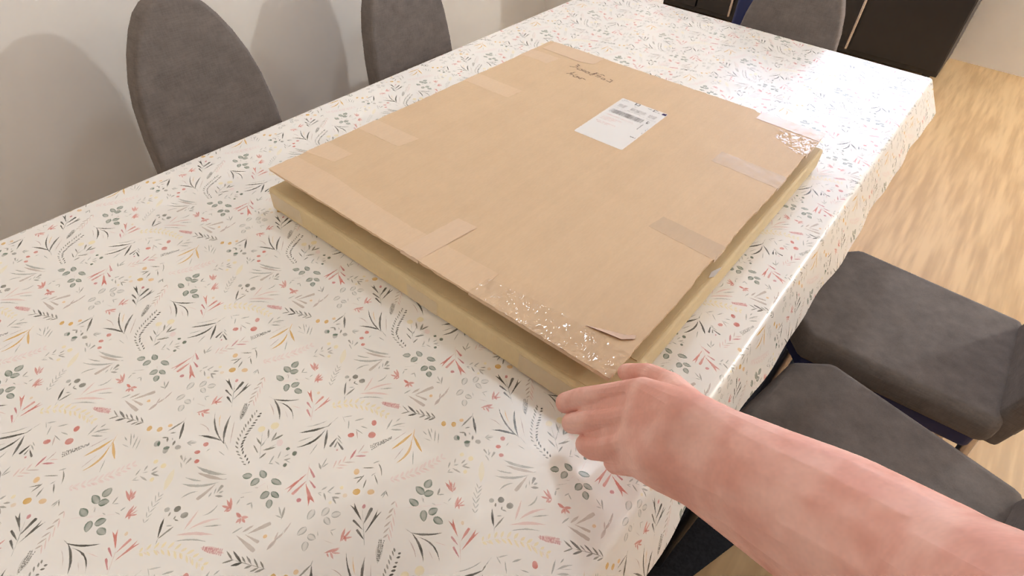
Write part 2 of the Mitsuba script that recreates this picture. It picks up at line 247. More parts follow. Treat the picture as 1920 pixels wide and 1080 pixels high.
 1365,1316,1381,1301,0,15,1,6,75,0, 1381,1297,1397,1282,0,15,1,6,75,0, 1394,1283,1410,1268,0,15,1,6,75,0, 1379,1325,1396,1310,0,15,1,6,75,0, 1395,1305,1411,1290,0,15,1,6,75,0,
 1411,1291,1427,1276,0,15,1,6,75,0, 846,821,896,830,0,23,0,9,75,0, 842,826,815,869,0,23,0,9,75,0, 878,872,942,870,0,22,0,9,75,0, 872,875,846,933,0,24,0,9,75,0,
 915,920,987,917,0,22,0,9,75,0, 910,923,889,988,0,25,0,9,75,0, 957,963,1033,958,0,22,0,9,75,0, 954,968,931,1033,0,24,0,9,75,0, 1007,1002,1083,979,0,21,0,9,75,0,
 1000,1004,990,1080,0,26,0,9,75,0, 1061,1035,1148,1005,0,21,0,9,75,0, 1056,1039,1053,1111,0,26,0,9,75,0, 1119,1062,1188,1039,0,21,0,9,75,0, 1116,1067,1128,1125,0,27,0,9,75,0,
 1178,1084,1260,1051,0,21,0,9,75,0, 1175,1088,1195,1155,0,27,0,9,75,0, 1247,1103,1317,1070,0,21,0,9,75,0, 1245,1108,1257,1168,0,26,0,9,75,0, 1309,1116,1367,1077,0,21,0,9,75,0,
 1310,1122,1327,1167,0,26,0,9,75,0, 1380,1129,1420,1100,0,21,0,9,75,0, 1376,1133,1398,1177,0,26,0,9,75,0, 830,795,961,970,0,6,0,9,38,0, 961,970,1166,1082,0,6,0,9,38,0,
 1166,1082,1408,1135,0,5,0,9,38,0, 870,850,912,859,0,12,0,8,34,0, 866,855,845,894,0,13,0,11,28,0, 931,934,989,935,0,12,0,8,34,0, 925,936,912,989,0,13,0,11,28,0,
 1012,1004,1083,986,0,11,0,8,34,0, 1009,1009,1011,1069,0,14,0,11,28,0, 1110,1058,1175,1034,0,11,0,8,34,0, 1108,1063,1115,1113,0,14,0,11,28,0, 1220,1096,1284,1072,0,11,0,8,34,0,
 1215,1100,1233,1150,0,14,0,11,28,0, 1332,1121,1373,1100,0,11,0,8,34,0, 1330,1125,1347,1159,0,14,0,11,28,0, 952,1186,870,1390,0,19,0,4,75,0, 975,1210,1115,1477,26,24,0,4,75,0,
 943,1122,1207,1347,15,31,0,4,75,0, 955,1383,964,1528,-20,16,0,3,92,0, 1056,1324,1173,1444,0,16,0,3,92,0, 989,1086,1201,1262,16,15,0,3,92,0, 835,1002,701,1133,4,22,0,0,100,0,
 846,998,846,1146,0,19,0,2,100,0, 714,1167,689,1204,0,18,0,2,100,0, 780,1182,763,1216,0,17,0,2,100,0, 779,1187,829,1205,0,14,0,2,100,0, 787,1106,825,1142,0,14,0,3,92,0,
 881,953,842,1000,0,5,0,3,92,0, 622,1177,661,1211,0,48,1,3,92,0, 697,1232,723,1290,0,63,1,2,100,0, 799,1241,834,1301,0,63,1,2,90,0, 2123,1569,2119,1759,0,18,0,2,100,0,
 2129,1752,2310,1603,0,26,0,0,100,0, 2166,1578,2201,1624,0,13,0,2,100,0, 2157,1496,2208,1540,0,15,0,2,100,0, 2200,1535,2247,1506,0,21,0,2,100,0, 2238,1565,2270,1553,0,13,0,3,92,0,
 2294,1567,2329,1521,0,23,0,2,100,0, 2119,1756,2097,1790,0,5,0,3,92,0, 2156,1407,2208,1451,0,67,1,3,92,0, 2222,1423,2169,1455,0,27,0,1,100,0, 2289,1479,2345,1417,0,58,1,3,92,0,
 2281,1440,2325,1487,0,37,1,1,100,0, 2361,1530,2419,1556,0,51,1,2,70,0, 1925,1493,1972,1444,0,51,1,7,100,0, 2017,1557,2062,1509,0,52,1,7,100,0, 2051,1614,2086,1644,0,43,1,8,85,0,
 2900,921,2895,971,0,11,0,3,74,0, 2902,919,2846,937,0,11,0,3,74,0, 2870,959,2865,1020,0,11,0,3,74,0, 2869,960,2811,990,0,11,0,3,74,0, 2839,1001,2829,1071,0,11,0,3,74,0,
 2839,1000,2760,1031,0,11,0,3,74,0, 2809,1045,2806,1119,0,12,0,3,74,0, 2808,1046,2737,1077,0,11,0,3,74,0, 2780,1091,2781,1165,0,12,0,3,74,0, 2780,1091,2712,1131,0,11,0,3,74,0,
 2755,1136,2757,1187,0,12,0,3,74,0, 2754,1138,2698,1169,0,11,0,3,74,0, 2580,1394,2729,1204,0,62,0,9,45,0, 1772,1165,1750,875,8,29,0,7,100,0, 1826,1098,1909,797,44,25,0,7,100,0,
 1807,1147,2023,1062,-5,28,0,7,100,0, 1745,1224,1837,1099,0,10,0,8,85,0, 1713,1143,1681,934,0,9,0,10,90,0, 1837,963,1863,806,0,9,0,10,90,0, 1943,1007,2051,896,0,11,0,3,92,0,
 1834,1253,1905,1246,0,11,0,3,92,0, 1855,1315,1992,1238,0,14,0,3,92,0, 1880,1336,1936,1301,0,10,0,3,92,0, 1938,1348,2033,1237,0,16,0,3,92,0, 1986,1352,2075,1248,0,12,0,3,92,0,
 1906,1195,1997,1222,0,9,0,3,64,0, 1527,1008,1476,1141,0,19,0,3,92,0, 1530,1143,1533,1203,0,13,0,3,92,0, 1539,1068,1629,1201,9,20,0,3,92,0, 1559,1035,1654,1112,0,21,0,3,92,0,
 1560,1095,1649,1165,0,9,0,3,55,0, 1542,767,1555,756,0,12,1,0,75,0, 1562,755,1575,744,0,12,1,0,75,0, 1588,744,1601,733,0,12,1,0,75,0, 1553,780,1567,768,0,12,1,0,75,0,
 1572,769,1585,758,0,12,1,0,75,0, 1591,764,1604,753,0,12,1,0,75,0, 1554,801,1567,789,0,12,1,0,75,0, 1576,785,1589,774,0,12,1,0,75,0, 1595,782,1608,770,0,12,1,0,75,0,
 1564,813,1577,801,0,12,1,0,75,0, 1578,805,1591,793,0,12,1,0,75,0, 1600,799,1613,788,0,12,1,0,75,0, 1568,828,1582,816,0,12,1,0,75,0, 1589,827,1602,815,0,12,1,0,75,0,
 1603,820,1616,808,0,12,1,0,75,0, 1576,844,1589,833,0,13,1,0,75,0, 1593,836,1606,825,0,12,1,0,75,0, 1609,839,1622,828,0,12,1,0,75,0, 1585,866,1598,855,0,13,1,0,75,0,
 1602,858,1615,846,0,13,1,0,75,0, 1613,850,1626,839,0,12,1,0,75,0, 1594,879,1607,867,0,13,1,0,75,0, 1604,872,1617,860,0,13,1,0,75,0, 1621,871,1634,860,0,13,1,0,75,0,
 1595,899,1608,887,0,13,1,0,75,0, 1608,893,1622,881,0,13,1,0,75,0, 1624,888,1637,876,0,13,1,0,75,0, 1603,916,1616,904,0,13,1,0,75,0, 1627,906,1640,894,0,13,1,0,75,0,
 1613,926,1626,914,0,13,1,0,75,0, 1628,927,1641,915,0,13,1,0,75,0, 1619,951,1632,939,0,13,1,0,75,0, 1634,939,1647,927,0,13,1,0,75,0, 1627,964,1640,952,0,13,1,0,75,0,
 1638,960,1652,948,0,13,1,0,75,0, 1630,982,1643,970,0,13,1,0,75,0, 1641,974,1654,962,0,13,1,0,75,0, 1331,1001,1386,952,0,53,1,5,92,0, 1435,827,1482,891,0,80,1,5,92,0,
 1269,684,1314,737,0,57,1,5,92,0, 1047,801,1111,884,0,14,0,3,74,0, 1180,857,1233,944,0,18,0,3,92,0, 1206,745,1126,820,0,13,0,3,92,0, 1034,805,1111,777,0,9,0,3,74,0,
 1283,854,1362,885,0,13,0,3,92,0, 1271,794,1377,804,0,12,0,3,92,0, 1285,793,1377,729,0,13,0,10,90,0, 2007,629,2060,635,0,20,0,11,70,0, 2003,630,1995,674,0,21,0,11,70,0,
 2034,668,2092,676,0,20,0,11,70,0, 2033,672,2023,724,0,21,0,11,70,0, 2062,712,2124,729,0,20,0,11,70,0, 2059,713,2036,778,0,21,0,11,70,0, 2087,754,2144,775,0,21,0,11,70,0,
 2085,758,2069,827,0,21,0,11,70,0, 2110,798,2175,823,0,21,0,11,70,0, 2108,802,2079,873,0,21,0,11,70,0, 2132,843,2200,866,0,21,0,11,70,0, 2129,846,2106,918,0,21,0,11,70,0,
 2151,890,2222,923,0,21,0,11,70,0, 2150,893,2124,972,0,21,0,11,70,0, 2170,938,2239,960,0,21,0,11,70,0, 2167,940,2130,1016,0,21,0,11,70,0, 2186,986,2254,1016,0,22,0,11,70,0,
 2183,989,2148,1057,0,21,0,11,70,0, 2200,1038,2254,1075,0,22,0,11,70,0, 2197,1038,2164,1097,0,21,0,11,70,0, 2212,1088,2253,1116,0,22,0,11,70,0, 2209,1090,2178,1142,0,21,0,11,70,0,
 2223,1143,2269,1171,0,23,0,11,70,0, 2220,1143,2194,1191,0,21,0,11,70,0, 1989,608,2097,776,0,5,0,11,35,0, 2097,776,2176,961,0,5,0,11,35,0, 2176,961,2225,1166,0,5,0,11,35,0,
 2021,653,2060,666,0,16,0,4,45,0, 2019,655,2014,701,0,17,0,11,42,0, 2064,720,2118,738,0,16,0,4,45,0, 2061,721,2052,774,0,16,0,11,42,0, 2101,787,2163,802,0,16,0,4,45,0,
 2098,789,2080,852,0,16,0,11,42,0, 2133,856,2196,876,0,16,0,4,45,0, 2130,856,2111,908,0,16,0,11,42,0, 2161,928,2208,955,0,17,0,4,45,0, 2159,931,2135,989,0,16,0,11,42,0,
 2187,1005,2231,1030,0,17,0,4,45,0, 2184,1007,2160,1057,0,16,0,11,42,0, 2207,1085,2244,1112,0,17,0,4,45,0, 2204,1083,2183,1125,0,16,0,11,42,0, 2359,1107,2327,1173,0,14,0,3,92,0,
 2382,1060,2435,1108,0,11,0,3,92,0, 2387,1067,2386,1112,0,8,0,3,92,0, 2374,1188,2341,1242,0,17,0,2,60,0, 2382,1168,2415,1208,0,10,0,3,92,0, 2395,1132,2496,1152,0,18,0,2,60,0,
 2430,1235,2431,1298,0,18,0,2,70,0, 2456,1218,2482,1279,0,17,0,2,60,0, 2457,1217,2540,1256,0,17,0,2,70,0, 2345,1301,2379,1330,0,46,1,9,75,0, 2446,1323,2488,1358,0,56,1,9,75,0,
 2508,1177,2538,1203,0,44,1,9,75,0, 2566,1495,2498,1514,0,20,2,2,80,0, 2554,1472,2621,1455,0,13,0,3,92,0, 2623,1492,2609,1566,0,21,2,2,80,0, 2595,1493,2534,1547,0,8,0,3,92,0,
 2578,1488,2573,1535,0,13,0,3,92,0, 2636,1447,2589,1454,0,7,0,3,92,0, 774,1715,500,1587,8,34,0,12,100,0, 757,1662,485,1420,30,28,0,3,92,0, 752,1643,760,1429,2,37,2,12,100,0,
 462,1485,613,1565,-7,17,0,3,92,0, 631,1337,691,1485,16,17,0,3,92,0, 774,1715,796,1741,0,7,0,3,92,0, 434,1621,752,1764,-23,34,0,3,92,0, 844,1592,820,1676,0,32,2,2,80,0,
 858,1563,924,1611,0,25,0,2,80,0, 836,1567,795,1618,0,12,0,3,92,0, 824,1518,802,1566,0,14,0,3,92,0, 861,1604,880,1646,0,23,0,3,92,0, 1530,1854,1435,1897,0,13,0,3,92,0,
 1558,1835,1481,1931,0,19,0,2,70,0, 1538,1846,1479,1825,0,13,0,3,92,0, 2415,1633,2474,1705,0,43,4,3,37,0,], float).reshape(-1, 10)


def print_tables(n=170, most=6):
    rows, cells = [], [[] for _ in range(n * n)]
    inv = np.linalg.inv(np.stack([PRINT_U, PRINT_V], 1))
    for x0, y0, x1, y1, bend, w, kind, ink, strength, hollow in STROKES:
        a, b, bend, w = np.array([x0, y0]) * 1e-4, np.array([x1, y1]) * 1e-4, bend * 1e-4, w * 1e-4
        d = b - a
        length = np.linalg.norm(d)
        d /= length
        e = np.array([-d[1], d[0]])
        pq = [(1.0, 1.0), (0.5, 0.5), (0.85, 0.16), (0.95, 0.0), (0.62, 0.80)][int(kind)]
        tp = pq[0] / (pq[0] + pq[1])
        c = w / 2 / (tp ** pq[0] * (1 - tp) ** pq[1] if tp < 1 else 1.0)
        t = np.linspace(-0.04, 1.04, max(6, int(length / 0.0006)))
        s = np.linspace(-1, 1, 3 + int((w + 0.002) / 0.0006)) * (w / 2 + 0.0010)
        tt, ss = np.meshgrid(t, s)
        pts = a + d * (tt[..., None] * length) + e * (ss + bend * 4 * tt * (1 - tt))[..., None]
        fr = pts.reshape(-1, 2) @ inv.T
        ij = np.floor(fr).astype(int)
        for sh in np.unique(ij, axis=0):
            o = a - sh @ np.stack([PRINT_U, PRINT_V])
            k = len(rows)
            rows.append([*o, d[0], d[1], length, bend, c, *pq, 1.0 if kind == 3 else 0.0, hollow / 100, *INKS[int(ink)], strength / 100, w / 2])
            f = fr[(ij == sh).all(1)] - sh
            for q in np.unique(np.minimum((f * n).astype(int), n - 1) @ [1, n]):
                cells[q].append(k)
    table = np.full((n * n, most), len(rows))
    for q, c in enumerate(cells):
        c = sorted(sorted(c, key=lambda k: -rows[k][14] * rows[k][15])[:most])
        table[q, :len(c)] = c
    rows.append([9, 9, 1, 0, 0.001, 0, 0.0001, 1, 1, 0, 0, 1, 1, 1, 0, 0.0001])
    return n, most, table, np.array(rows), inv


CELLS, DEEP, CELL_TABLE, ROWS, INV = print_tables()
print('deep', DEEP, len(ROWS))
D_CELLS = mi.UInt32(CELL_TABLE.astype(np.uint32).ravel())
D_ROWS = mi.Float(ROWS.astype(np.float32).ravel())
dr.eval(D_CELLS, D_ROWS)


def cloth_fn(p, n, uv):
    x, y = uv.x - float(PRINT_O[0]), uv.y - float(PRINT_O[1])
    fa, fb = x * float(INV[0, 0]) + y * float(INV[0, 1]), x * float(INV[1, 0]) + y * float(INV[1, 1])
    fa, fb = fa - dr.floor(fa), fb - dr.floor(fb)
    px, py = fa * float(PRINT_U[0]) + fb * float(PRINT_V[0]), fa * float(PRINT_U[1]) + fb * float(PRINT_V[1])
    cell = mi.UInt32(dr.clip(fa * CELLS, 0, CELLS - 1)) + mi.UInt32(dr.clip(fb * CELLS, 0, CELLS - 1)) * CELLS
    wob = fbm(uv.x * 260, uv.y * 260, 0.0, 2)
    wash = fbm(uv.x * 150, uv.y * 150, 4.0, 2)
    col = mi.Color3f(1.0, 1.0, 1.0)
    for k in range(DEEP):
        row = dr.gather(mi.UInt32, D_CELLS, cell * DEEP + k) * ROWS.shape[1]
        g = [dr.gather(mi.Float, D_ROWS, row + i) for i in range(ROWS.shape[1])]
        dx, dy = px - g[0], py - g[1]
        t = (dx * g[2] + dy * g[3]) / g[4]
        s = dr.abs(dy * g[2] - dx * g[3] - g[5] * 4 * t * (1 - t))
        ti = dr.clip(t, 1e-4, 1 - 1e-4)
        h = g[6] * dr.power(ti, g[7]) * dr.power(1 - ti, g[8])
        end = 1 - g[9] * 0.24 * (1 - dr.clip(s / g[15], 0, 1))
        soft = 0.00030
        m = smoothstep(-soft, soft, h - s + (wob - 0.5) * 0.0006) * smoothstep(end + 0.02, end - 0.02, t) * smoothstep(-0.03, 0.0, t)
        m = m * g[14] * (1 - g[10] * smoothstep(0.9, 0.35, s / dr.maximum(h, 1e-5))) * (0.70 + 0.45 * wash)
        m = dr.clip(m, 0, 1)
        col = col * (1 - m) + mi.Color3f(g[11], g[12], g[13]) * m
    return col * mi.Color3f(*(0.81, 0.795, 0.765))


mat('m_cloth', {'type': 'principled', 'base_color': mikit.proc(cloth_fn), 'roughness': 0.27, 'specular': 0.42})

# ------------------------------------------------------------------ the room
XL, XR, YN, YF, ZC = -1.45, 3.1, -2.6, 4.45, 2.9
put('floor', bx(-2.5, XR + .1, YN - .1, YF + .1, -0.08, 0), 'm_floor'); tag('floor', 'brown wooden floor beside and under the dining table', kind='structure')
put('ceiling', bx(-2.5, XR + .1, YN - .1, YF + .1, ZC, ZC + .08), 'm_ceiling'); tag('ceiling', 'plain white ceiling', kind='structure')
put('wall_left', bx(XL - .1, XL, YN, 2.22, 0, ZC), 'm_wall'); tag('wall_left', 'cream wall with chair shadows behind the row of chairs', kind='structure')
put('wall_left_recess', bx(-2.4, -2.3, 2.2, YF, 0, ZC), 'm_wall'); tag('wall_left_recess', 'cream wall set back beyond the pier', kind='structure')
put('wall_right', bx(XR, XR + .1, YN, YF, 0, ZC), 'm_wall'); tag('wall_right', 'cream wall on the side of the arm', kind='structure')
put('wall_near', bx(XL, XR, YN - .1, YN, 0, ZC), 'm_wall'); tag('wall_near', 'cream wall behind the photographer', kind='structure')
WX0, WX1, WZ0, WZ1 = -1.45, 0.75, 1.15, 2.5
far = cat([bx(-2.4, WX0, YF, YF + .1, 0, ZC), bx(WX1, XR, YF, YF + .1, 0, ZC), bx(WX0, WX1, YF, YF + .1, 0, WZ0), bx(WX0, WX1, YF, YF + .1, WZ1, ZC)])
put('wall_far', far, 'm_wall'); tag('wall_far', 'cream wall with a window behind the far end of the table', kind='structure')
put('wall_pier', bx(-2.35, -1.02, 2.057, 2.22, 0, ZC), 'm_wall'); tag('wall_pier', 'short wall pier in lilac shade beside the far left corner of the table', kind='structure')
for nm, b in (('left', bx(XL, XL + .014, YN, 2.057, 0, .09)), ('right', bx(XR - .014, XR, YN, YF, 0, .09)), ('near', bx(XL, XR, YN, YN + .014, 0, .09))):
    put('baseboard_' + nm, b, 'm_trim'); tag('baseboard_' + nm, 'white baseboard along the wall', kind='structure')
# window: frame, mullion and a frosted pane with daylight behind it
fr = [bx(WX0, WX1, YF + .01, YF + .07, WZ0, WZ0 + .05), bx(WX0, WX1, YF + .01, YF + .07, WZ1 - .05, WZ1), bx(WX0, WX0 + .05, YF + .01, YF + .07, WZ0 + .05, WZ1 - .05),
      bx(WX1 - .05, WX1, YF + .01, YF + .07, WZ0 + .05, WZ1 - .05), bx(-.37, -.33, YF + .01, YF + .07, WZ0 + .05, WZ1 - .05)]
put('window_1__frame', cat(fr), 'm_trim'); tag('window_1', 'bright window in the far wall', kind='structure')
for a, b in ((WX0 + .05, -.37), (-.33, WX1 - .05)):
    pane = trimesh.Trimesh([[a, YF + .04, WZ0 + .05], [b, YF + .04, WZ0 + .05], [b, YF + .04, WZ1 - .05], [a, YF + .04, WZ1 - .05]], [[0, 1, 2], [0, 2, 3]], process=False)
    put('window_1__pane', pane, 'm_trim', emitter={'type': 'area', 'radiance': rgb(*WINDOW_RGB)})
# rug
ra, rb = np.array([0.035, 0.672]), np.array([0.081, 0.809])
rd = (rb - ra) / np.linalg.norm(rb - ra); rn = np.array([-rd[1], rd[0]])
rug = Polygon([ra - rd * 1.1, ra + rd * 1.25, ra + rd * 1.25 + rn * 0.92, ra - rd * 1.1 + rn * 0.92])
put('rug', trimesh.creation.extrude_polygon(rug, 0.004, engine='earcut'), 'm_rug'); tag('rug', 'dark charcoal rug lying askew under the dining table', 'rug')


# ------------------------------------------------------------------ lamps
def emit(c):
    return {'type': 'area', 'radiance': rgb(*c)}


def lathe(profile, n=40):
    return trimesh.creation.revolve(np.array(profile, float), sections=n)


px, py, pz = PENDANT
s = trimesh.creation.icosphere(4, 0.07); s.apply_translation(PENDANT)
put('pendant_lamp__globe', s, 'm_trim', smooth=True, emitter=emit(PENDANT_RGB))
c = lathe([(0, .066), (.03, .066), (.03, .10), (.012, .115), (0, .115)]); c.apply_translation(PENDANT); put('pendant_lamp__socket', c, 'm_chrome', smooth=40)
c = trimesh.creation.cylinder(.004, ZC - .03 - pz - .11); c.apply_translation((px, py, (ZC - .03 + pz + .11) / 2)); put('pendant_lamp__cord', c, 'm_black', smooth=40)
c = trimesh.creation.cylinder(.05, .03); c.apply_translation((px, py, ZC - .015)); put('pendant_lamp__canopy', c, 'm_trim', smooth=40)
tag('pendant_lamp', 'opal globe pendant lamp hanging above the dining table', 'lamp')
sx, sy, sz = SCONCE
for k in (-1, 1):
    s = trimesh.creation.icosphere(3, 0.04); s.apply_translation((sx + .06 * k, sy, sz)); put('wall_lamp__bulb', s, 'm_trim', smooth=True, emitter=emit(SCONCE_RGB))
    put('wall_lamp__arm', tube([(sx + .06 * k, sy + .01, sz - .055), (sx + .06 * k, sy + .06, sz - .075), (sx, YF - .02, sz - .06)], .008), 'm_chrome', smooth=40)
    c = trimesh.creation.cylinder(.016, .03); c.apply_translation((sx + .06 * k, sy, sz - .05)); put('wall_lamp__socket', c, 'm_chrome', smooth=40)
put('wall_lamp__plate', bx(sx - .06, sx + .06, YF - .022, YF - .001, sz - .12, sz, .008), 'm_chrome', smooth=40)
tag('wall_lamp', 'wall lamp with two bulbs on the far wall right of the window', 'lamp')

cx, cy, cz = FILL_LAMP
c = lathe([(0, -.045), (.09, -.040), (.15, -.022), (.17, 0), (0, 0)]); c.apply_translation((cx, cy, cz + .0))
put('fill_lamp__diffuser', c, 'm_trim', smooth=40, emitter=emit(FILL_RGB))
c = lathe([(0, 0), (.175, 0), (.18, .02), (.18, .059), (0, .059)]); c.apply_translation((cx, cy, cz + .0005)); put('fill_lamp__base', c, 'm_trim', smooth=40)
tag('fill_lamp', 'added round fill lamp, unseen, on the ceiling behind the camera', 'lamp')

# ------------------------------------------------------------------ the table and its cloth
TX0, TX1, TY0, TY1, TZ = -0.983, -0.068, -0.36, 1.722, 0.75
put('dining_table__top', bx(TX0 + .026, TX1 - .004, TY0 + .004, TY1 - .004, TZ - .04, TZ - .0035), 'm_wood')
for x in (TX0 + .09, TX1 - .09):
    for y in (TY0 + .08, TY1 - .08):
        put('dining_table__leg', bx(x - .03, x + .03, y - .03, y + .03, 0.0045, TZ - .0405, .004), 'm_wood')
tag('dining_table', 'long dining table hidden under the floral tablecloth', 'table')


def axis(a, b, lo, hi, fine, coarse):
    e = np.concatenate([np.linspace(a, lo, 22)[:-1], np.linspace(lo, lo + .02, 8)[:-1], np.linspace(lo + .02, hi - .02, int((hi - lo - .04) / coarse))[:-1], np.linspace(hi - .02, hi, 8)[:-1], np.linspace(hi, b, 26)])
    return np.unique(np.round(e, 6))


def drape():
    r, tmax, hang = 0.012, math.radians(64), 0.090
    us, vs = axis(TX0 - hang, TX1 + hang, TX0, TX1, .004, .007), axis(TY0 - hang, TY1 + hang, TY0, TY1, .004, .010)
    u, v = np.meshgrid(us, vs, indexing='ij')
    cu, cv = np.clip(u, TX0, TX1), np.clip(v, TY0, TY1)
    du, dv = u - cu, v - cv
    d = np.hypot(du, dv)
    nu, nv = np.where(d > 0, du / np.maximum(d, 1e-9), 0), np.where(d > 0, dv / np.maximum(d, 1e-9), 0)
    th = np.minimum(d / r, tmax)
    past = np.maximum(d - r * tmax, 0)
    out, drop = r * np.sin(th) + past * math.cos(tmax), r * (1 - np.cos(th)) + past * math.sin(tmax)
    along = v * np.abs(nu) + u * np.abs(nv)
    fold = (np.sin(along * 19 + 1.2) * .55 + np.sin(along * 41 + .4) * .3 + np.sin(along * 8.3) * .5) * 0.0045 * np.clip(past / .075, 0, 1) ** 1.3
    fold = fold + past * 0.08 * (np.sin(along * 4.1 + 2.0) * .4)
    out = out + fold
    x, y, z = cu + nu * out, cv + nv * out, TZ - drop
    flat = np.clip(1 - d / .01, 0, 1)
    P = np.stack([u * 5, v * 5, u * 0], -1)
    bump = (meshkit.fbm(P, 3, 5) - .5) * 0.0022 + (meshkit.fbm(P * 2.7 + 9, 3, 8) - .5) * 0.0012
    for ax, ay, bx_, by_, amp, wid in CREASES:
        ex, ey = bx_ - ax, by_ - ay
        L = math.hypot(ex, ey)
        t, s_ = ((u - ax) * ex + (v - ay) * ey) / L / L, ((u - ax) * -ey + (v - ay) * ex) / L
        bump = bump + amp * np.exp(-(s_ / wid) ** 2) * np.exp(-((t - .5) / .42) ** 4)
    inbox = (np.clip(np.minimum(np.minimum(u + .79, -.10 - u), np.minimum(v - .33, 1.17 - v)) / .03, 0, 1))
    z = z + np.maximum(bump, -0.0012) * flat * (1 - inbox)
    shear = -0.0203 * (v - .93) * np.clip((TX1 - u) / (TX1 - TX0), 0, 1)
    x = x + shear
    idx = np.arange(u.size).reshape(u.shape)
    q = np.stack([idx[:-1, :-1], idx[1:, :-1], idx[1:, 1:], idx[:-1, 1:]], -1).reshape(-1, 4)
    return trimesh.Trimesh(np.stack([x, y, z], -1).reshape(-1, 3), np.vstack([q[:, [0, 1, 2]], q[:, [0, 2, 3]]]), process=False), np.stack([u + shear, v], -1).reshape(-1, 2)


CREASES = [(-.62, .02, -.30, .10, .0022, .012), (-.45, .20, -.33, .24, .0016, .010), (-.30, .12, -.16, .21, .0018, .011), (-.75, .15, -.60, .30, .0014, .012),
           (-.92, .30, -.80, .42, .0013, .010), (-.13, .25, -.09, .40, .0016, .010), (-.55, -.12, -.2, -.05, .002, .013), (-.60, 1.32, -.2, 1.38, .0010, .012)]
cloth, cloth_uv = drape()
put('tablecloth', cloth, 'm_cloth', smooth=True, uv=cloth_uv)
tag('tablecloth', 'off-white wipeable tablecloth printed with small leaves, berries and twigs', 'tablecloth')


# ------------------------------------------------------------------ chairs
def outline_back(hw=.136, z0=.40):
    side = [(.96, z0), (1.0, .60), (.975, .67), (.91, .74), (.825, .785), (.69, .83), (.545, .865), (.41, .889), (.27, .904), (.14, .912), (.0, .914)]
    return [(hw * f, z) for f, z in side] + [(-hw * f, z) for f, z in side[-2::-1]]


def place(x, y, rot):
    return T().translate([x, y, 0]).rotate([0, 0, 1], rot)


def tilt(pts, off):
    k = math.tan(math.radians(8))
    return [(-.165 - off - (z - .45) * k, y, z) for y, z in pts]


back = outline_back()
inner = back
shell = [(y * .86, .42 + (z - .40) * .95) for y, z in back]
CH = {
    'backrest': (mikit.ply(tm(m3.Manifold.batch_hull([hull_of(tilt(inner, .010), .010), hull_of(tilt(inner, .036), .010)])), 'm_fabric', smooth=50)),
    'back_shell': (mikit.ply(tm(hull_of(tilt(shell, .050), .006)), 'm_shell', smooth=50)),
}
seat_pts = [(x, y) for x, y in ((.19, -.12), (.15, -.165), (-.16, -.15), (-.16, .15), (.15, .165), (.19, .12))]
CH['seat'] = mikit.ply(tm(hull_of([(x, y, z) for x, y in seat_pts for z in (.425, .448)], .022, 16)), 'm_fabric', smooth=50)
CH['seat_shell'] = mikit.ply(tm(hull_of([(x * .97, y * .97, z) for x, y in seat_pts for z in (.378, .398)], .012, 12)), 'm_navy', smooth=50)
LEGS = []
for sx_, sy_ in ((1, -1), (1, 1), (-1, -1), (-1, 1)):
    LEGS.append(mikit.ply(tm(union(chain([(.172 * sx_, .112 * sy_, .375), (.19 * sx_ - (.02 if sx_ < 0 else 0), .15 * sy_, .0095)], [.012, .009], 14))), 'm_chrome', smooth=50))


def chair(x, y, rot, label, legs='m_black'):
    k, i = 'dining_chair', 0
    while k in labels:
        i += 1
        k = f'dining_chair_{i:03d}'
    m = T().translate([x, y, 0.0045 if rug.intersects(Point(x, y).buffer(.24)) else 0.0]).rotate([0, 0, 1], rot)
    for part, d in CH.items():
        scene[f'{k}__{part}'] = {**d, 'to_world': m}
    for j, d in enumerate(LEGS):
        scene[f'{k}__leg' + (f'_{j:03d}' if j else '')] = {**d, 'to_world': m, 'bsdf': {'type': 'ref', 'id': legs}}
    tag(k, label, 'chair', 'dining chairs around the table')
    return k


BX = -1.19 + .165 + .18 * math.tan(math.radians(8)) + .002
chair(BX, 1.10, 0, 'grey fabric dining chair by the cream wall, second from the left edge')
chair(BX, 0.522, 0, 'grey fabric dining chair at the left edge of the photo, nearest along the cream wall')
chair(-.455, 1.85 - .165 - .30 * .1405, -90, 'grey fabric dining chair at the far end of the table, before the navy cloth')
chair(.175, .755, 180 - 10, 'dining chair beside the forearm, rounded corner of its dark grey seat showing')
chair(.15, 1.178, 180, 'dining chair beyond the dark grey seat corner, navy seat edge and chrome leg showing', 'm_chrome')

put('navy_cloth', tm(hull_of([(x, y, z) for x in (-.636, -.46) for y, z in ((1.925, .52), (1.955, .93))], .012)), 'm_navy', smooth=50)
tag('navy_cloth', 'navy blue cloth hanging behind the back of the far chair', 'cloth')

# ------------------------------------------------------------------ the sideboard in the dark far corner
X0, X1, Y0, Y1 = -2.255, -.125, 3.85, 4.30
put('sideboard__body', bx(X0, X1, Y0 + .02, Y1, .06, .80, .004), 'm_black')
put('sideboard__top', bx(X0 - .01, X1 + .01, Y0 - .005, Y1, .80, .83, .004), 'm_black')
for k in range(3):
    a = X0 + .005 + k * (X1 - X0) / 3
    put('sideboard__door', bx(a, a + (X1 - X0) / 3 - .01, Y0, Y0 + .02, .09, .78, .003), 'm_black')
    dk = 'sideboard__door' + (f'_{k:03d}' if k else '')
    hx = a + (X1 - X0) / 3 - .484
    put(dk + '__handle', tube([(hx, Y0 - .02, .10), (hx, Y0 - .02, .62)], .009), 'm_chrome', smooth=40)
for x in (X0 + .05, X1 - .05):
    for y in (Y0 + .06, Y1 - .05):
        put('sideboard__foot', bx(x - .02, x + .02, y - .02, y + .02, .0, .06), 'm_black')
tag('sideboard', 'black sideboard with vertical chrome handles in the dark far corner', 'sideboard')

# ------------------------------------------------------------------ the flat cardboard box
ZB, ZT, ZL = .7524, .7915, .816          # underside, body top, lid underside
LT = .004
B0, B1, B2, B3 = -.750, -.1385, .368, 1.10


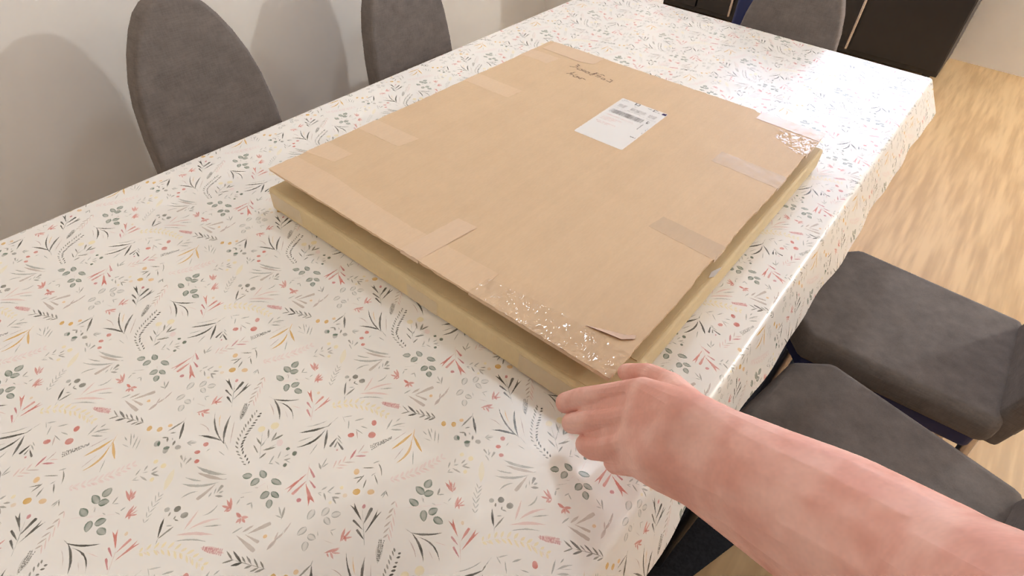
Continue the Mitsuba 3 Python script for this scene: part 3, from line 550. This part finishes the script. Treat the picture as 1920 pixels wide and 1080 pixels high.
def ragged(poly, step, amp, seed, r=None):
    g = np.random.default_rng(seed)
    ring = LineString(poly.exterior.coords)
    n = int(ring.length / step)
    pts = [np.array(ring.interpolate(i / n, normalized=True).coords[0]) for i in range(n)]
    corners = np.array(poly.exterior.coords)
    out = []
    for q in pts:
        out.append(q + g.normal(0, amp, 2))
    for c_ in corners[:-1]:
        j = int(np.argmin([np.linalg.norm(q - c_) for q in out])); out[j] = c_
    return Polygon(out).buffer(0)


body = [hull_of([(x, y, z) for x in (B0 + .005, B1 - .005) for y in (B2 + .005, B3 - .005) for z in (ZB + .005, ZT - .005)], .005, 24)]
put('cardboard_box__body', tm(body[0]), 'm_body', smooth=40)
tag('cardboard_box', 'large flat brown cardboard box sealed with strips of clear tape on the tablecloth', 'box')
# folded rim boards under the lid along the two visible sides
rim = ragged(sbox(B0 + .006, B2 + .007, B1 - .006, B2 + .07), .05, .00025, 3)
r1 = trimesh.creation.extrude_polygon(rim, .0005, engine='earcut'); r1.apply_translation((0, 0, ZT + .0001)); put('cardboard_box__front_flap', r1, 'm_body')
rim = ragged(sbox(B1 - .075, B2 + .075, B1 - .006, B3 - .006), .05, .0004, 4)
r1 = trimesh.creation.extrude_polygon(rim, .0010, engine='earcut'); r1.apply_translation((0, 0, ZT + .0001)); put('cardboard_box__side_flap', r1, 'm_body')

# lid: a warped board with hand-cut edges
LK = .9636                                # the sheet is as wide as the box
L0, L1, L2, L3 = -.7775, -.1525, .3933, 1.1375


def lid_poly():
    p = sbox(L0, L2, L1, L3)
    for q in (sbox(-.2795, L3 - .006, -.262, L3 + .01), sbox(L1 - .0022, .60, L1 + .01, .655), sbox(L1 - .0018, .72, L1 + .01, .80), sbox(L1 - .0015, .99, L1 + .01, 1.06)):
        p = p.difference(q)
    return ragged(p, .011, .00055, 11)


LID = affinity.scale(lid_poly(), LK, LK, origin=(0, 0))
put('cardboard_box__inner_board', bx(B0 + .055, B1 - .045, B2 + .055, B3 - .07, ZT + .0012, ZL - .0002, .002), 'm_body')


def slab(poly, z, t, bump=None):
    m = trimesh.creation.extrude_polygon(poly, t, engine='earcut')
    m.apply_translation((0, 0, z))
    return m


put('cardboard_box__lid', slab(LID, ZL, LT), 'm_lid')
tag('cardboard_box__lid', 'loose brown cardboard sheet lying on the box as its top')
ZS = ZL + LT
n_tape = [0]


def strip(pts, m='m_tape', lift=.00012, fold=None):
    pts, fold = [(x * LK, y * LK) for x, y in pts], fold and [(x * LK, y * LK) for x, y in fold]
    p = ragged(Polygon(pts), .006, .0003, 40 + n_tape[0])
    n_tape[0] += 1
    ms = [slab(p, ZS + lift, .00012)]
    if fold:                                        # the end turned down over the lid's edge
        a, b = fold
        dx, dy = b[0] - a[0], b[1] - a[1]
        nx, ny = dy, -dx
        l = math.hypot(nx, ny); nx, ny = nx / l * .0004, ny / l * .0004
        v = [(a[0] + nx, a[1] + ny, ZS + .0002), (b[0] + nx, b[1] + ny, ZS + .0002), (b[0] + nx * 2, b[1] + ny * 2, ZL - .001), (a[0] + nx * 2, a[1] + ny * 2, ZL - .001)]
        ms.append(trimesh.Trimesh(v, [[0, 1, 2], [0, 2, 3]], process=False))
    return put('cardboard_box__lid__tape', cat(ms), m)


E_ = .0006
strip([(L0 - E_, .842), (-.666, .843), (-.664, .8855), (L0 - E_, .8875)], 'm_tape', fold=((L0, .8875), (L0, .842)))
strip([(L0 - E_, .571), (-.6825, .575), (-.675, .617), (L0 - E_, .613)], 'm_tape', fold=((L0, .613), (L0, .571)))
strip([(L0 - E_, .462), (-.7202, .474), (-.7188, .509), (L0 - E_, .507)], 'm_tape', fold=((L0, .507), (L0, .462)))
strip([(L0 - E_, 1.024), (-.742, 1.029), (-.708, 1.027), (-.703, 1.069), (L0 - E_, 1.067)], 'm_tape_smooth', fold=((L0, 1.067), (L0, 1.024)))
strip([(-.765, L3 + E_), (-.765, 1.088), (-.664, 1.084), (-.634, 1.094), (-.632, L3 + E_)], 'm_tape_smooth', lift=.0003)
strip([(L0 - E_, L2 - E_), (-.500, L2 - E_), (-.497, .437), (-.61, .441), (-.688, .447), (L0 - E_, .444)], 'm_tape')
strip([(-.502, L2 - E_), (-.352, L2 - E_), (-.3525, .4432), (-.502, .439)], 'm_tape', lift=.0003)
strip([(-.36, L2 - E_), (L1 + E_, L2 - E_), (L1 + E_, .437), (-.25, .440), (-.357, .428)], 'm_tape_crinkled', lift=.0005, fold=((-.36, L2), (L1, L2)))
strip([(-.483, L2 - E_), (-.449, L2 - E_), (-.438, .4985), (-.4725, .4958)], 'm_tape_smooth', lift=.0007, fold=((-.483, L2), (-.449, L2)))
strip([(-.2683, .943), (L1 + E_, .938), (L1 + E_, .895), (-.2697, .901)], 'm_tape_dark', fold=((L1, .895), (L1, .938)))
strip([(-.2529, .703), (L1 + E_, .698), (L1 + E_, .660), (-.2579, .667)], 'm_tape_dark', fold=((L1, .660), (L1, .698)))
strip([(-.2729, 1.1045), (-.2725, L3 + E_), (L1 + E_, L3 + E_), (L1 + E_, 1.098)], 'm_tape_smooth', lift=.0003)
strip([(-.222, 1.094), (-.218, 1.060), (-.195, 1.046), (-.168, 1.028), (L1 + E_, 1.03), (L1 + E_, 1.096)], 'm_tape_crinkled', fold=((L1, 1.03), (L1, 1.096)))

# tape on the body's front face and side
for i, (a, b, z0, z1) in enumerate(((-.742, -.672, ZB + .008, ZT - .006), (-.258, -.175, ZB + .002, ZT - .008), (-.447, -.392, ZB + .003, ZT - .012))):
    g = np.random.default_rng(60 + i)
    p = ragged(sbox(a, z0, b, z1), .005, .0004, 70 + i)
    m = trimesh.creation.extrude_polygon(p, .00015, engine='earcut')
    m.apply_transform(np.array([[1, 0, 0, 0], [0, 0, -1, B2 - .0001], [0, 1, 0, 0], [0, 0, 0, 1.]]))
    put('cardboard_box__tape', m, 'm_tape_face')
# the slit near the corner: a lifted tongue of torn liner over a dark cut
tongue = [(x * LK, y * LK) for x, y in [(-.2172, .4415), (-.1912, .4527), (-.1726, .4601), (-.1624, .4681), (-.1606, .461), (-.1718, .4494), (-.1924, .4454)]]
tv = [(x, y, ZS + .0006 + .0026 * (1 - abs((x + .178) / .034)) * (1 if k in (0, 4, 5, 6) else .12)) for k, (x, y) in enumerate(tongue)]
tp = trimesh.Trimesh(tv + [(x, y, z - .0004) for x, y, z in tv], [[0, 1, 6], [1, 5, 6], [1, 2, 5], [2, 4, 5], [2, 3, 4]] + [[7 + a, 7 + c_, 7 + b] for a, b, c_ in [[0, 1, 6], [1, 5, 6], [1, 2, 5], [2, 4, 5], [2, 3, 4]]], process=False)
put('cardboard_box__lid__torn_tongue', tp, 'm_torn'); tag('cardboard_box__lid__torn_tongue', 'lifted pale tongue of torn cardboard liner')
tab = slab(Polygon([(-.1445, .632), (-.1395, .640), (-.1402, .664), (-.1440, .655), (-.1470, .645)]), ZT + .0015, .0004)
put('cardboard_box__side_flap__torn_tab', tab, 'm_paper'); tag('cardboard_box__side_flap__torn_tab', 'small torn white paper tab')

# address label
LA, LX, LY = np.array([-.502, .9996]) * LK, np.array([.0991, .0005]) * LK, np.array([.0038, -.1746]) * LK


def lab(s_, t_):
    return tuple(LA + LX * s_ + LY * t_)


lp = Polygon([lab(0, 0), lab(1, 0), lab(1, 1), lab(0, 1)]).buffer(-.003).buffer(.003)
put('cardboard_box__lid__address_label', slab(lp, ZS + .0001, .00015), 'm_paper'); tag('cardboard_box__lid__address_label', 'white address label with bar codes')
ZP = ZS + .00032


def PR(k):
    labels['cardboard_box__lid__label_print' + (f'_{k:03d}' if k else '')] = {'label': ['black', 'grey', 'reddish', 'navy'][k] + ' print on the address label', 'kind': 'stuff'}


def quad(s0, t0, s1, t1):
    return trimesh.Trimesh([(*lab(s0, t0), ZP), (*lab(s1, t0), ZP), (*lab(s1, t1), ZP), (*lab(s0, t1), ZP)], [[0, 2, 1], [0, 3, 2]], process=False)


g = np.random.default_rng(21)


def bars(s0, s1, t0, t1, n):
    w = g.choice([1, 1, 2, 3], n) * 1.0
    e = np.r_[0, np.cumsum(w)]; e = s0 + (s1 - s0) * e / e[-1]
    return [quad(e[i], t0, e[i + 1], t1) for i in range(0, n, 2)]


def words(s0, s1, t, h, gap=.5):
    h *= 1.4
    out, s_ = [], s0
    while s_ < s1 - .01:
        w = g.uniform(.006, .012)
        out.append(quad(s_, t, min(s_ + w, s1), t + h)); s_ += w + g.choice([.006, .006, .018])
    return out


black = bars(.075, .765, .292, .386, 91)
black += [quad(.316, .006, .335, .055), quad(.395, .006, .412, .055), quad(.335, .042, .395, .055), quad(.335, .006, .395, .013)]
black += [quad(.715, .008, .735, .056), quad(.735, .008, .80, .017), quad(.735, .047, .86, .054)]
black += words(.87, .99, .698, .012) + words(.595, .68, .024, .009) + [quad(.828, .385, .838, .53)] + [quad(.838, .29, .858, .35), quad(.858, .335, .885, .35), quad(.878, .30, .885, .35)]
put('cardboard_box__lid__label_print', cat(black), 'm_print'); PR(0)
grey = bars(.355, .68, .140, .205, 61) + words(.06, .34, .243, .007) + words(.059, .18, .027, .012) + words(.036, .075, .05, .012) + words(.61, .98, .248, .006) + words(.34, .62, .225, .010)
for t_ in np.linspace(.142, .205, 6): grey += words(.09, .25, t_, .008) + words(.75, .905, t_, .008)
grey += [quad(.972, .44 + .04 * i, .982, .46 + .04 * i) for i in (0, 1, 3)] + words(.35, .43, .085, .012)
put('cardboard_box__lid__label_print', cat(grey), 'm_print_grey'); PR(1)
red = words(.074, .68, .437, .010) + words(.08, .50, .50, .010) + words(.075, .40, .53, .010) + words(.072, .33, .563, .010) + words(.076, .49, .625, .010) + words(.80, .98, .012, .010) + words(.10, .35, .655, .008)
put('cardboard_box__lid__label_print', cat(red), 'm_print_red'); PR(2)
put('cardboard_box__lid__label_print', quad(.905, .012, .99, .058), 'm_print_navy'); PR(3)

# felt-pen note
HW = [[(-0.6589, 1.0714), (-0.6499, 1.0678), (-0.6577, 1.0631)], [(-0.6577, 1.0631), (-0.6516, 1.0621), (-0.6499, 1.0563), (-0.6636, 1.0491)], [(-0.6467, 1.0503), (-0.644, 1.0567), (-0.6362, 1.0557), (-0.6348, 1.0498), (-0.64, 1.0483), (-0.6467, 1.0503)], [(-0.6343, 1.0528), (-0.6316, 1.0567), (-0.6258, 1.0546), (-0.6257, 1.0498), (-0.632, 1.0501)], [(-0.6239, 1.0485), (-0.622, 1.054), (-0.6151, 1.0535), (-0.6155, 1.0483), (-0.6202, 1.0461), (-0.6239, 1.0485)], [(-0.6109, 1.0452), (-0.6059, 1.0573), (-0.6044, 1.0642)], [(-0.608, 1.0434), (-0.6039, 1.049), (-0.6036, 1.0637), (-0.5984, 1.0629)], [(-0.6063, 1.0526), (-0.6025, 1.06)], [(-0.5842, 1.0607), (-0.5893, 1.0647), (-0.5943, 1.0593), (-0.5975, 1.053), (-0.5923, 1.0534), (-0.5868, 1.0529), (-0.5895, 1.0479), (-0.5973, 1.0468)], [(-0.582, 1.0448), (-0.581, 1.0511), (-0.5744, 1.05), (-0.5743, 1.0438), (-0.582, 1.0448)], [(-0.5668, 1.0559), (-0.5593, 1.0533), (-0.5596, 1.0431), (-0.57, 1.0444)], [(-0.649, 1.0156), (-0.6437, 1.0204), (-0.6388, 1.0325)], [(-0.6429, 1.0207), (-0.6393, 1.0224), (-0.6365, 1.0209), (-0.6397, 1.0153)], [(-0.6287, 1.0253), (-0.6326, 1.0159), (-0.6264, 1.0119), (-0.6221, 1.0157), (-0.6232, 1.0212)], [(-0.625, 1.0187), (-0.6175, 1.0179), (-0.6177, 1.0143)], [(-0.6189, 1.0154), (-0.613, 1.0112), (-0.613, 1.0188), (-0.6098, 1.0197), (-0.6017, 1.0172)]]
ink = []
for line in HW:
    c_ = LineString([(x * LK, y * LK) for x, y in line])
    ink.append(c_.buffer(.00075, quad_segs=3))
ink = [slab(q, ZS + .0001, .0001) for q in ink]
put('cardboard_box__lid__handwriting', cat(ink), 'm_ink'); tag('cardboard_box__lid__handwriting', 'dark pen note reading 3000 HG02 over a second short line')

# ------------------------------------------------------------------ the photographer: right arm reaching over the table, body behind the camera
J = dict(elbow=(.1159, .2512, .9808, .047), fore2=(.0653, .2741, .9464, .0495), fore1=(.0258, .2835, .9298, .0455), fore0=(-.0184, .2908, .9161, .030), fa=(-.0184, .3004, .9259, .0275), fb=(-.0184, .2809, .9065, .0275),
         wrist=(-.0457, .2929, .9074, .024), wa=(-.0452, .3074, .9182, .0250), wb=(-.0460, .2814, .8932, .0250),
         heel=(-.0483, .2827, .8822, .019), cmc=(-.0489, .3167, .9132, .021),
         i0=(-.0958, .3344, .8840, .015), i1=(-.1300, .3357, .8489, .0118), i2=(-.1539, .3338, .8240, .0120), i3=(-.1680, .3318, .8070, .0113),
         m0=(-.0854, .3111, .8807, .0155), m1=(-.1179, .3143, .8407, .0125), m2=(-.1378, .3165, .8180, .0122), m3=(-.1500, .3175, .8040, .0110),
         r0=(-.0773, .2946, .8726, .015), r1=(-.0995, .2945, .8378, .0122), r2=(-.1160, .3000, .8160, .0122), r3=(-.1245, .3050, .8060, .0112),
         p0=(-.0673, .2824, .8665, .013), p1=(-.0812, .2888, .8372, .0092), p2=(-.0892, .2957, .8191, .0085), p3=(-.0950, .3021, .8098, .0078),
         t1=(-.0798, .3571, .8861, .0128), t2=(-.1093, .3789, .8578, .0112), t3=(-.1345, .3905, .8290, .0098))
HIP, CHEST, NECK, HEAD = (.34, -.44, .93), (.17, -.20, 1.14), (.085, -.165, 1.30), (.045, -.14, 1.40)
SHR, SHL, ELL = (.235, .045, 1.235), (-.02, -.27, 1.235), (.10, -.42, .97)


def limb(*names):
    return chain([J[n][:3] for n in names], [J[n][3] for n in names])


def build_person():
    B = lambda a, b, ra, rb: chain([a, b], [ra, rb])
    def hull(*names, k=1.0):
        return m3.Manifold.batch_hull([m3.Manifold.sphere(J[n][3] * k, 24).translate(J[n][:3]) for n in names])

    hand = limb('elbow', 'fore2', 'fore1') + [hull('fore1', 'fa', 'fb'), hull('fa', 'fb', 'wa', 'wb'), hull('wa', 'wb', 'i0', 'm0'), hull('wa', 'wb', 'm0', 'r0'), hull('wb', 'r0', 'p0', 'heel')]
    for f in 'imrp':
        hand += limb(f + '0', f + '1', f + '2', f + '3')
    hand += [hull('wa', 'wrist', 'cmc')] + limb('cmc', 't1', 't2', 't3')
    for f, g_ in ('im', 'mr', 'rp'):
        for a, b in ((0, 1), (1, 2)):
            k = [J[f + str(a)], J[g_ + str(a)], J[f + str(b)], J[g_ + str(b)]]
            hand.append(m3.Manifold.batch_hull([m3.Manifold.sphere(q[3] * ((.86 if b == 1 else .62) if n < 2 else .66 if b == 1 else .35), 20).translate(q[:3]) for n, q in enumerate(k)]))
    web = [J['cmc'], J['t1'], J['i0']]
    hand.append(m3.Manifold.batch_hull([m3.Manifold.sphere(r * .55, 16).translate(q) for (*q, r) in web]))
    body = B(SHR, J['elbow'][:3], .056, .046)
    body += B(SHR, CHEST, .06, .10) + B(SHL, CHEST, .06, .10) + B(CHEST, HIP, .11, .125) + B(CHEST, NECK, .08, .055) + B(NECK, HEAD, .05, .06)
    body += B(SHL, ELL, .054, .044) + B(ELL, (.21, -.36, .80), .043, .03) + B((.21, -.36, .80), (.25, -.33, .73), .030, .034)
    for d in ((.0, .03), (.012, .012), (.02, -.006), (.024, -.024)):
        body += chain([(.25 + d[0], -.33 + d[1], .73), (.262 + d[0], -.322 + d[1], .69), (.262 + d[0], -.318 + d[1], .655)], [.012, .0105, .0085], 14)
    body += chain([(.235, -.315, .755), (.222, -.285, .72), (.225, -.272, .69)], [.015, .012, .010], 14)
    hx, hy, hz = HEAD
    fx, fy = -.6, .8
    body += [m3.Manifold.batch_hull([m3.Manifold.sphere(.072, 32).translate((hx - fx * .03, hy - fy * .03, hz + .055)), m3.Manifold.sphere(.058, 32).translate((hx + fx * .015, hy + fy * .015, hz - .005)), m3.Manifold.sphere(.03, 20).translate((hx + fx * .045, hy + fy * .045, hz - .055))])]
    body += [m3.Manifold.batch_hull([m3.Manifold.sphere(.008, 12).translate((hx + fx * .075, hy + fy * .075, hz + .03)), m3.Manifold.sphere(.012, 12).translate((hx + fx * .085, hy + fy * .085, hz - .005))])]
    for s_ in (-1, 1):
        body.append(m3.Manifold.sphere(.022, 16).scale((.5, 1, 1.3)).translate((hx + .8 * .078 * s_ - fx * .01, hy + .6 * .078 * s_ - fy * .01, hz + .015)))
    HL, HR = (.26, -.49, .90), (.40, -.39, .90)
    legs = []
    for h, kx in ((HL, (.24, -.44, .50)), (HR, (.38, -.34, .50))):
        a = (kx[0] + .02, kx[1] - .03, .10)
        legs += B(h, kx, .085, .058) + B(kx, a, .056, .038) + chain([a, (a[0] - .09, a[1] + .12, .035)], [.04, .03])
    skin = union(hand).refine_to_length(.0045)
    skin_body = union(body + legs).refine_to_length(.02)
    whole = union([skin, skin_body])
    v = tm(whole)
    v.merge_vertices()
    trimesh.smoothing.filter_taubin(v, lamb=.5, nu=.53, iterations=14)
    shirt = union(B(CHEST, HIP, .122, .138) + B(SHR, CHEST, .070, .112) + B(SHL, CHEST, .070, .112) + B(CHEST, NECK, .092, .062) + B(SHR, tuple(np.array(SHR) * .45 + np.array(J['elbow'][:3]) * .55), .067, .062) + B(SHL, tuple(np.array(SHL) * .45 + np.array(ELL) * .55), .066, .060)).refine_to_length(.02)
    sh = tm(shirt); sh.merge_vertices(); trimesh.smoothing.filter_taubin(sh, iterations=10)
    tr = []
    for h, kx in ((HL, (.24, -.44, .50)), (HR, (.38, -.34, .50))):
        tr += B(h, kx, .098, .072) + B(kx, (kx[0] + .02, kx[1] - .03, .14), .070, .058)
    tr += B(HL, HR, .11, .11) + B(HIP, (.33, -.44, .88), .135, .13)
    jt = tm(union(tr).refine_to_length(.025)); jt.merge_vertices(); trimesh.smoothing.filter_taubin(jt, iterations=10)
    hair = m3.Manifold.sphere(.084, 40).translate((hx - fx * .034, hy - fy * .034, hz + .064)) - m3.Manifold.cube((.2, .2, .2), True).translate((hx + fx * .11, hy + fy * .11, hz - .02))
    shoes = [tm(m3.Manifold.batch_hull([m3.Manifold.sphere(.046, 20).scale((1, 1, .9)).translate((kx[0] + .02, kx[1] - .03, .0415)), m3.Manifold.sphere(.040, 20).translate((kx[0] - .085, kx[1] + .10, .0405))])) for kx in ((.24, -.44), (.38, -.34))]
    return v, sh, jt, tm(hair), shoes


skin, shirt, jeans, hair, shoes = build_person()
put('person__body', skin, 'm_skin', smooth=True)
put('person__shirt', shirt, 'm_shirt', smooth=True)
put('person__trousers', jeans, 'm_jeans', smooth=True)
put('person__hair', hair, 'm_hair', smooth=50)
for s in shoes: put('person__shoe', s, 'm_black', smooth=True)
tag('person', 'person reaching in with a bare right forearm to the near corner of the box', 'person')
